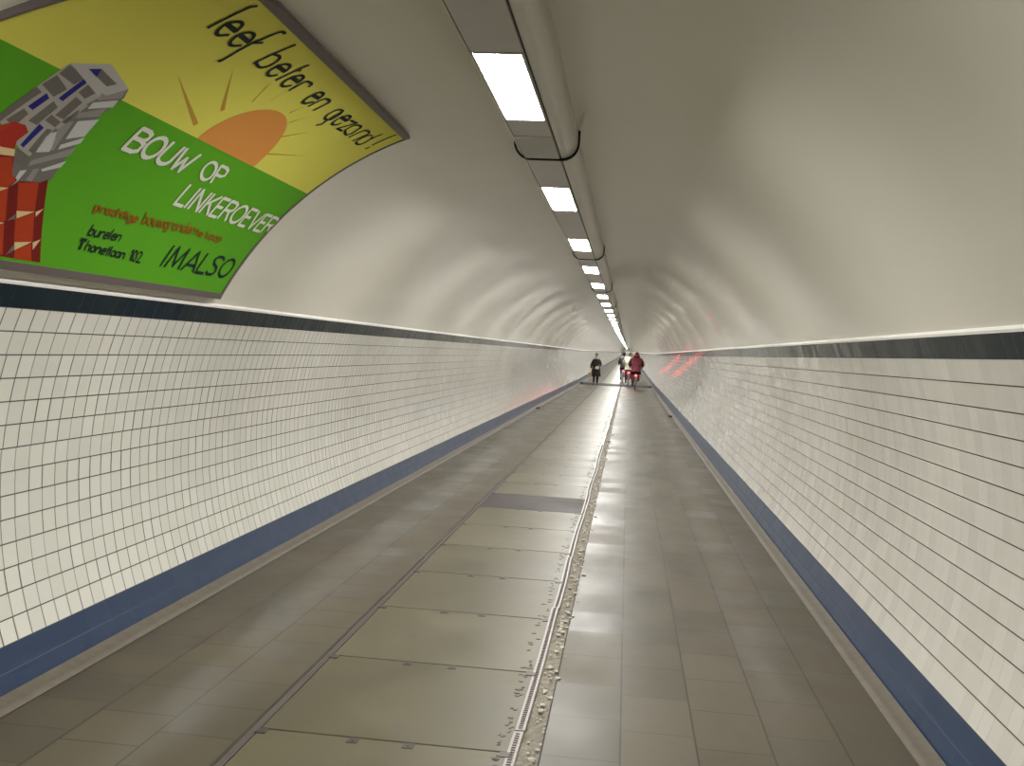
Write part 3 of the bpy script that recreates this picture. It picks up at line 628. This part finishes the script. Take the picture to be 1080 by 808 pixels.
def hand(parent, wrist, d, palm_n, mt, side=1):
    """palm with five separate bent fingers; d = pointing direction, palm_n = palm normal"""
    d = Vector(d).normalized(); n = Vector(palm_n).normalized(); l = d.cross(n).normalized() * side; wv = Vector(wrist)
    J = {'w': (wv, .026, .018), 'p': (wv + d * .05, .036, .016), 'q': (wv + d * .085, .038, .014)}; ch = [['w', 'p', 'q']]
    for i, (off, ln) in enumerate(((-.030, .062), (-.010, .072), (.010, .068), (.030, .054))):
        b0 = wv + d * .09 + l * off
        J['a%d' % i] = (b0, .0095); J['b%d' % i] = (b0 + d * ln * .45 + n * .010, .009); J['c%d' % i] = (b0 + d * ln * .75 + n * .032, .008); J['d%d' % i] = (b0 + d * ln * .78 + n * .052, .007)
        ch.append(['q', 'a%d' % i, 'b%d' % i, 'c%d' % i, 'd%d' % i])
    J['t0'] = (wv + d * .03 - l * .036 + n * .005, .012); J['t1'] = (wv + d * .06 - l * .052 + n * .022, .010); J['t2'] = (wv + d * .082 - l * .048 + n * .042, .008)
    ch.append(['p', 't0', 't1', 't2'])
    return ch, J
def head_bm(c, s=1.0, face=-1, tilt=0.0):
    """head with jaw, nose, brow, mouth and ears, looking along y * face"""
    bm = bmesh.new(); bmesh.ops.create_uvsphere(bm, u_segments=28, v_segments=20, radius=1)
    for v in bm.verts:
        x, y, z = v.co
        wj = 1 - .32 * max(0, -z) ** 1.3; X = x * .074 * wj; Yb = y * .095 * (1 - .12 * max(0, -z)); Z = z * .118
        if y > 0:                                   # +y is the face side here, flipped below
            Yb = min(Yb, .088 * (1 - .1 * abs(z)))
            if abs(x) < .18 and -.32 < z < .12: Yb += .020 * (1 - abs(x) / .18) * (1 - abs(z + .18) / .32)   # nose
            for ex in (-.42, .42):
                dd = math.hypot(x - ex, (z - .06) * 1.2)
                if dd < .22: Yb -= .010 * (1 - dd / .22)       # eye sockets at half height
            if abs(z + .52) < .07 and abs(x) < .34: Yb -= .005          # mouth line
            if abs(z + .40) < .06 and abs(x) < .25: Yb += .004
        v.co = Vector((X, Yb, Z))
    for sx in (-1, 1): ell(bm, (sx * .076, -.005, -.005), (.010, .020, .032), sub=2)
    R_ = Matrix.Rotation(PI if face < 0 else 0, 4, 'Z') @ Matrix.Rotation(tilt, 4, 'X')
    bmesh.ops.transform(bm, matrix=Matrix.Translation(Vector(c)) @ R_ @ Matrix.Scale(s, 4), verts=bm.verts)
    return bm
def join_body(parts, name, mt, parent):
    bm = bmesh.new()
    for p in parts:
        if isinstance(p, bmesh.types.BMesh):
            me = bpy.data.meshes.new('t'); p.to_mesh(me); p.free(); bm.from_mesh(me); bpy.data.meshes.remove(me)
        else: bm.from_mesh(p.data); bpy.data.objects.remove(p)
    o = obj(name, bm, mt, parent, smooth=True)
    rm = o.modifiers.new('r', 'REMESH'); rm.mode = 'VOXEL'; rm.voxel_size = .0065; rm.use_smooth_shade = True
    dg = bpy.context.evaluated_depsgraph_get(); dg.update(); m2 = bpy.data.meshes.new_from_object(o.evaluated_get(dg))
    o.modifiers.clear(); o.data = m2; m2.name = name; m2.materials.clear(); m2.materials.append(mt)
    for p in m2.polygons: p.use_smooth = True
    return o

# walker, coming towards the viewer
def walker():
    t = empty('person', (-1.03, 52.75, .009), 'person in black knee-length coat and grey cap walking towards the viewer with a bag', 'person')
    V = Vector
    J = {'pel': (V((0, 0, .84)), .13, .10), 'wai': (V((0, 0, .98)), .12, .09), 'che': (V((0, .0, 1.18)), .15, .10), 'nek': (V((0, .0, 1.36)), .055), 'hd': (V((0, -.01, 1.46)), .055)}
    for s, nm in ((-1, 'l'), (1, 'r')):
        J['hip' + nm] = (V((s * .08, 0, .80)), .085); J['sh' + nm] = (V((s * .165, 0, 1.29)), .052); J['an' + nm] = (V((s * .085, (-.14 if s < 0 else .10), .09)), .038)
        J['kn' + nm] = (V((s * .085, (-.10 if s < 0 else .0), .45)), .055); J['ft' + nm] = (V((s * .09, (-.27 if s < 0 else -.03), .035)), .032)
    J['ell'] = (V((-.25, .02, 1.03)), .042); J['wrl'] = (V((-.265, -.05, .80)), .028)
    J['elr'] = (V((.25, .02, 1.04)), .042); J['wrr'] = (V((.12, -.20, .97)), .028)
    chs = [['pel', 'wai', 'che', 'nek', 'hd'], ['pel', 'hipl', 'knl', 'anl', 'ftl'], ['pel', 'hipr', 'knr', 'anr', 'ftr'], ['che', 'shl', 'ell', 'wrl'], ['che', 'shr', 'elr', 'wrr']]
    b = skin('b', chs, SK, None, J, root='pel')
    parts = [b, head_bm((0, -.02, 1.51), .97)]
    for (wr, d, n_, s) in ((J['wrl'][0], (-.02, -.05, -1), (1, 0, 0), 1), (J['wrr'][0], (-.9, -.3, -.1), (0, -.3, -1), 1)):
        ch, HJ = hand(t, wr, d, n_, SK, s); parts.append(skin('h', ch, SK, None, HJ, sub=1))
    join_body(parts, 'body', SK, t)
    K = {k: (v[0], *[q + .022 for q in v[1:]]) for k, v in J.items()}
    K['hem'] = (V((0, 0, .66)), .21, .17)
    K['pel'] = (K['pel'][0], .20, .17); K['wai'] = (K['wai'][0], .19, .16); K['che'] = (K['che'][0], .20, .15); K['wrl'] = (K['wrl'][0] + V((0, 0, .03)), .045); K['wrr'] = (K['wrr'][0] + V((.03, .03, 0)), .045)
    c = skin('coat', [['pel', 'wai', 'che', 'nek'], ['pel', 'hem'], ['che', 'shl', 'ell', 'wrl'], ['che', 'shr', 'elr', 'wrr']], COAT, t, K, root='pel')
    bm = bmesh.new(); rings = []; n = 28
    for z_, rx_, ry_ in ((.44, .255, .205), (.45, .262, .212), (.60, .245, .195), (.75, .225, .18), (.90, .20, .155), (.98, .16, .12)):
        rings.append([bm.verts.new((rx_ * math.cos(2 * PI * k / n) * (1 + .03 * math.cos(7 * 2 * PI * k / n) * (1 - z_)), ry_ * math.sin(2 * PI * k / n) - .005, z_)) for k in range(n)])
    for a_, b_ in zip(rings, rings[1:]):
        for k in range(n): bm.faces.new((a_[k], a_[(k + 1) % n], b_[(k + 1) % n], b_[k]))
    bm.faces.new(rings[0][::-1]); bm.faces.new(rings[-1]); obj('coat_skirt', bm, COAT, t, smooth=True)
    L = {k: (v[0], *[q + .014 for q in v[1:]]) for k, v in J.items()}
    skin('trousers', [['pel', 'hipl', 'knl', 'anl'], ['pel', 'hipr', 'knr', 'anr']], TROU, t, L, root='pel')
    for nm, s in (('l', -1), ('r', 1)):
        f = J['ft' + nm][0]; a = J['an' + nm][0]; bm = bmesh.new(); ell(bm, ((f.x + a.x) / 2, (f.y + a.y) / 2 - .01, .045), (.05, .135, .045)); ell(bm, (a.x, a.y, .08), (.048, .055, .06)); obj('shoe', bm, SHOE, t, smooth=True)
    bm = bmesh.new(); ell(bm, (0, .005, 1.575), (.088, .105, .062)); ell(bm, (0, -.10, 1.556), (.06, .05, .010)); obj('cap', bm, CAP, t, smooth=True)
    bm = bmesh.new(); ell(bm, (0, .03, 1.50), (.078, .082, .088)); obj('hair', bm, GHAIR, t, smooth=True)
    g = empty('handbag', (-1.03 - .29, 52.62, .44), 'small tan bag hanging from the hand of the walking person', 'bag')
    bm = bmesh.new(); box(bm, (0, 0, .10), (.17, .08, .22), .02); obj('bag_body', bm, TAN, g)
    bm = bmesh.new(); tube(bm, [(-.05, 0, .2)] + [(-.05 + .05 * (1 - math.cos(PI * k / 8)), 0, .2 + .085 * math.sin(PI * k / 8)) for k in range(9)], .007, 6); obj('handle', bm, TAN, g)
    g = empty('pouch', (-1.03 + .06, 52.42, .82), 'pale pouch held at the waist by the walking person', 'pouch')
    bm = bmesh.new(); box(bm, (0, 0, .07), (.20, .06, .13), .025); obj('pouch_body', bm, PALE, g)
    bm = bmesh.new(); box(bm, (0, -.034, .10), (.18, .012, .06), .005); obj('flap', bm, PALE, g)
walker()

def bicycle(loc, label, fr, tail_z=.66, bag=None):
    """upright city bicycle heading along +y; loc is the rear wheel's contact point"""
    t = empty('bicycle', loc, label, 'bicycle'); WR = .345; WB = 1.08
    for yy in (0, WB):
        bm = bmesh.new(); n = 40
        tube(bm, [(0, yy + WR * .0 + (WR - .02) * math.cos(2 * PI * k / n), WR + (WR - .02) * math.sin(2 * PI * k / n)) for k in range(n + 1)], .020, 8, False); wh = obj('wheel', bm, TYRE, t, smooth=True)
        bm = bmesh.new(); tube(bm, [(0, yy + (WR - .045) * math.cos(2 * PI * k / n), WR + (WR - .045) * math.sin(2 * PI * k / n)) for k in range(n + 1)], .011, 6, False); obj('rim', bm, STEEL, wh)
        bm = bmesh.new()
        for k in range(18):
            a = 2 * PI * k / 18; tube(bm, [((.02 if k % 2 else -.02), yy, WR), (0, yy + (WR - .05) * math.cos(a), WR + (WR - .05) * math.sin(a))], .0016, 4)
        obj('spokes', bm, STEEL, wh)
        bm = bmesh.new(); tube(bm, [(-.05, yy, WR), (.05, yy, WR)], .022, 10); obj('hub', bm, STEEL, wh)
        bm = bmesh.new(); a0, a1 = (.1, PI * .95)
        for sx in (-1, 1):
            pass
        rows = []
        for k in range(17):
            a = a0 + (a1 - a0) * k / 16; rr = WR + .022; rows.append([bm.verts.new((x, yy + rr * math.cos(a + (.35 if yy == 0 else -.1)), WR + rr * math.sin(a + (.35 if yy == 0 else -.1)) - .25 * x * x * 60)) for x in (-.03, -.015, .015, .03)])
        for k in range(16):
            for q in range(3): bm.faces.new((rows[k][q], rows[k][q + 1], rows[k + 1][q + 1], rows[k + 1][q]))
        bmesh.ops.solidify(bm, geom=bm.faces[:], thickness=.003); obj('mudguard', bm, MUD, t, smooth=True)
    bm = bmesh.new(); BB = (0, .44, .30); ST = (0, .27, .80); HT = (0, .90, .88); HB = (0, .94, .70)
    for a, b, r_ in ((BB, ST, .017), (BB, HB, .020), (ST, (0, .88, .84), .016), (HT, HB, .02), (ST, (0, .24, .93), .013)): tube(bm, [a, b], r_, 8)
    for sx in (-1, 1):
        tube(bm, [(sx * .02, .44, .30), (sx * .055, 0, WR)], .010, 6); tube(bm, [(sx * .015, .29, .76), (sx * .055, 0, WR)], .009, 6); tube(bm, [(sx * .03, .945, .72), (sx * .05, WB, WR)], .012, 6)
    obj('frame', bm, fr, t, smooth=True)
    bm = bmesh.new(); tube(bm, [(0, .90, .86), (0, .87, 1.03)], .013, 8); tube(bm, [(-.29, .70, 1.04), (-.27, .80, 1.07), (-.12, .87, 1.05), (0, .87, 1.03), (.12, .87, 1.05), (.27, .80, 1.07), (.29, .70, 1.04)], .012, 8); hb = obj('handlebar', bm, STEEL, t, smooth=True)
    for sx in (-1, 1): bm = bmesh.new(); tube(bm, [(sx * .288, .73, 1.047), (sx * .292, .62, 1.03)], .017, 8); obj('grip', bm, TYRE, hb)
    bm = bmesh.new(); ell(bm, (0, .20, .955), (.085, .12, .035)); ell(bm, (0, .32, .955), (.03, .09, .025)); obj('saddle', bm, TYRE, t, smooth=True)
    bm = bmesh.new()
    for sx in (-1, 1): tube(bm, [(sx * .06, .22, .76), (sx * .06, -.22, .76)], .006, 6); tube(bm, [(sx * .06, -.12, .76), (sx * .065, 0, WR)], .006, 6)
    for yy in (-.22, -.08, .06, .2): tube(bm, [(-.06, yy, .76), (.06, yy, .76)], .005, 6)
    obj('rear_rack', bm, STEEL, t)
    for sx, dy in ((-1, -.12), (1, .12)):
        bm = bmesh.new(); tube(bm, [(sx * .05, .44, .30), (sx * .09, .44 + dy, .30 + dy)], .011, 6); box(bm, (sx * .14, .44 + dy, .30 + dy), (.10, .09, .022), .005); obj('pedal', bm, BFR, t)
    bm = bmesh.new(); n = 24; tube(bm, [(.055, .44 + .09 * math.cos(2 * PI * k / n), .30 + .09 * math.sin(2 * PI * k / n)) for k in range(n + 1)], .006, 6, False); obj('chainring', bm, STEEL, t)
    bm = bmesh.new(); box(bm, (0, -.262, tail_z), (.10, .03, .055), .01); tl = obj('tail_light', bm, TAIL, t); tl['label'] = 'glowing red tail light'
    bm = bmesh.new(); tube(bm, [(0, -.25, tail_z), (0, -.24, .76)], .006, 6); box(bm, (0, -.243, tail_z), (.11, .012, .065), .003); obj('light_bracket', bm, BFR, t)
    if bag:
        for sx in (-1, 1): bm = bmesh.new(); box(bm, (sx * .13, -.02, .58), (.11, .30, .28), .025); obj('pannier', bm, bag, t)
        for sx in (1,): pass
    return t
def rider(loc, label, jm, tm, hm, helmet=None, skirt=False, puff=.03, sh=1.0, hgt=0.0, hood=None):
    """seated rider heading along +y, local origin on the ground under the rear axle"""
    V = Vector; t = empty('person', loc, label, 'person')
    J = {'pel': (V((0, .20, 1.03)), .14, .11), 'wai': (V((0, .24, 1.17)), .125, .10), 'che': (V((0, .31, 1.37)), .16, .11), 'nek': (V((0, .37, 1.53)), .055), 'hd': (V((0, .40, 1.62)), .055)}
    for s, nm in ((-1, 'l'), (1, 'r')):
        low = s > 0
        J['hip' + nm] = (V((s * .10, .22, 1.0)), .095); J['sh' + nm] = (V((s * .17 * sh, .35, 1.45)), .055); J['el' + nm] = (V((s * .255 * sh, .46, 1.20)), .045); J['wr' + nm] = (V((s * .285, .62, 1.075)), .03)
        py = .56 if low else .32; pz = .42 if low else .18
        J['kn' + nm] = (V((s * .13, .62, .86 if low else .62)), .065); J['an' + nm] = (V((s * .14, py - .05, pz + .10)), .042); J['ft' + nm] = (V((s * .14, py + .10, pz + .045)), .034)
    b = skin('b', [['pel', 'wai', 'che', 'nek', 'hd'], ['pel', 'hipl', 'knl', 'anl', 'ftl'], ['pel', 'hipr', 'knr', 'anr', 'ftr'], ['che', 'shl', 'ell', 'wrl'], ['che', 'shr', 'elr', 'wrr']], SK, None, J, root='pel')
    hc = (0, .42, 1.68); parts = [b, head_bm(hc, 1.0, 1)]
    for s, nm in ((-1, 'l'), (1, 'r')):
        ch, HJ = hand(t, J['wr' + nm][0], (0, 1, -.1), (0, 0, -1), SK, 1); parts.append(skin('h', ch, SK, None, HJ, sub=1))
    join_body(parts, 'body', SK, t)
    K = {k: (v[0], *[q + puff for q in v[1:]]) for k, v in J.items()}; K['pel'] = (V((0, .19, 1.0)), .19 + puff * .8, .17 + puff * .5); K['che'] = (J['che'][0], .19 + puff, .16 + puff); K['wai'] = (J['wai'][0], .18 + puff, .16 + puff); K['hem'] = (V((0, .14, .84)), .19 + puff, .17 + puff * .5)
    K['col'] = (V((0, .375, 1.55)), .07 + puff * .4)
    for nm in 'lr': K['wr' + nm] = (J['wr' + nm][0] + V((0, -.03, .01)), .045)
    skin('jacket', [['pel', 'wai', 'che', 'col'], ['pel', 'hem'], ['che', 'shl', 'ell', 'wrl'], ['che', 'shr', 'elr', 'wrr']], jm, t, K, root='pel', cloth=True)
    L = {k: (v[0], *[q + .016 for q in v[1:]]) for k, v in J.items()}
    skin('trousers', [['pel', 'hipl', 'knl', 'anl'], ['pel', 'hipr', 'knr', 'anr']], tm, t, L, root='pel')
    for nm in 'lr':
        f, a = J['ft' + nm][0], J['an' + nm][0]; bm = bmesh.new(); ell(bm, ((f.x + a.x) / 2, (f.y + a.y) / 2, f.z + .005), (.048, .14, .045)); ell(bm, (a.x, a.y, a.z - .02), (.045, .05, .06)); obj('shoe', bm, SHOE, t, smooth=True)
    bm = bmesh.new(); ell(bm, (0, .395, 1.70), (.088, .10, .112)); ell(bm, (0, .36, 1.63), (.07, .06, .09)); obj('hair', bm, hm, t, smooth=True)
    if hood:
        bm = bmesh.new(); ell(bm, (0, .33, 1.60), (.16, .12, .10)); ell(bm, (0, .37, 1.68), (.105, .10, .13)); obj('hood', bm, hood, t, smooth=True)
    if helmet:
        bm = bmesh.new(); ell(bm, (0, .41, 1.76), (.105, .135, .075)); obj('helmet', bm, helmet, t, smooth=True)
    return t
RX, RYY = 1.00, 48.3
bicycle((RX, RYY, 0), 'nearest bicycle, ridden by the person in crimson, with dark bags on its rack', BFR, .69, bag=MAROON)
rider((RX, RYY, 0), 'person in a puffy crimson jacket riding the nearest bicycle away from the viewer', REDJ, TROU, mat('auburn_hair', (.05, .008, .008), .6), puff=.065, sh=1.2, hood=mat('hood_dark_red', (.09, .004, .012), .7))
bicycle((.66, 53.0, 0.011), 'second bicycle, ridden by the person in cream, left of the nearest bicycle', BFR, .72, bag=MAROON)
rider((.66, 53.0, 0.011), 'person in a cream jacket riding left of and ahead of the crimson cyclist', CREAMJ, TROU, GHAIR, puff=.04, sh=1.1, helmet=None)
bicycle((.36, 59.2, zo(59.2)), 'far bicycle ridden by the person in black, left of the cream cyclist', STEEL, .70)
rider((.36, 59.2, zo(59.2)), 'person in a black jacket and pale blue trousers cycling left of the cream cyclist', BLACKJ, BLUE, HAIR, puff=.04)
bicycle((.98, 61.0, zo(61.0)), 'far bicycle mostly hidden between the cream and the crimson cyclist', STEEL, .70)
rider((.98, 61.0, zo(61.0)), 'person with pale hair cycling ahead, head just visible between the cream and crimson cyclists', BLACKJ, TROU, mat('blond_hair', (.45, .30, .18), .6), puff=.03, hgt=.0)
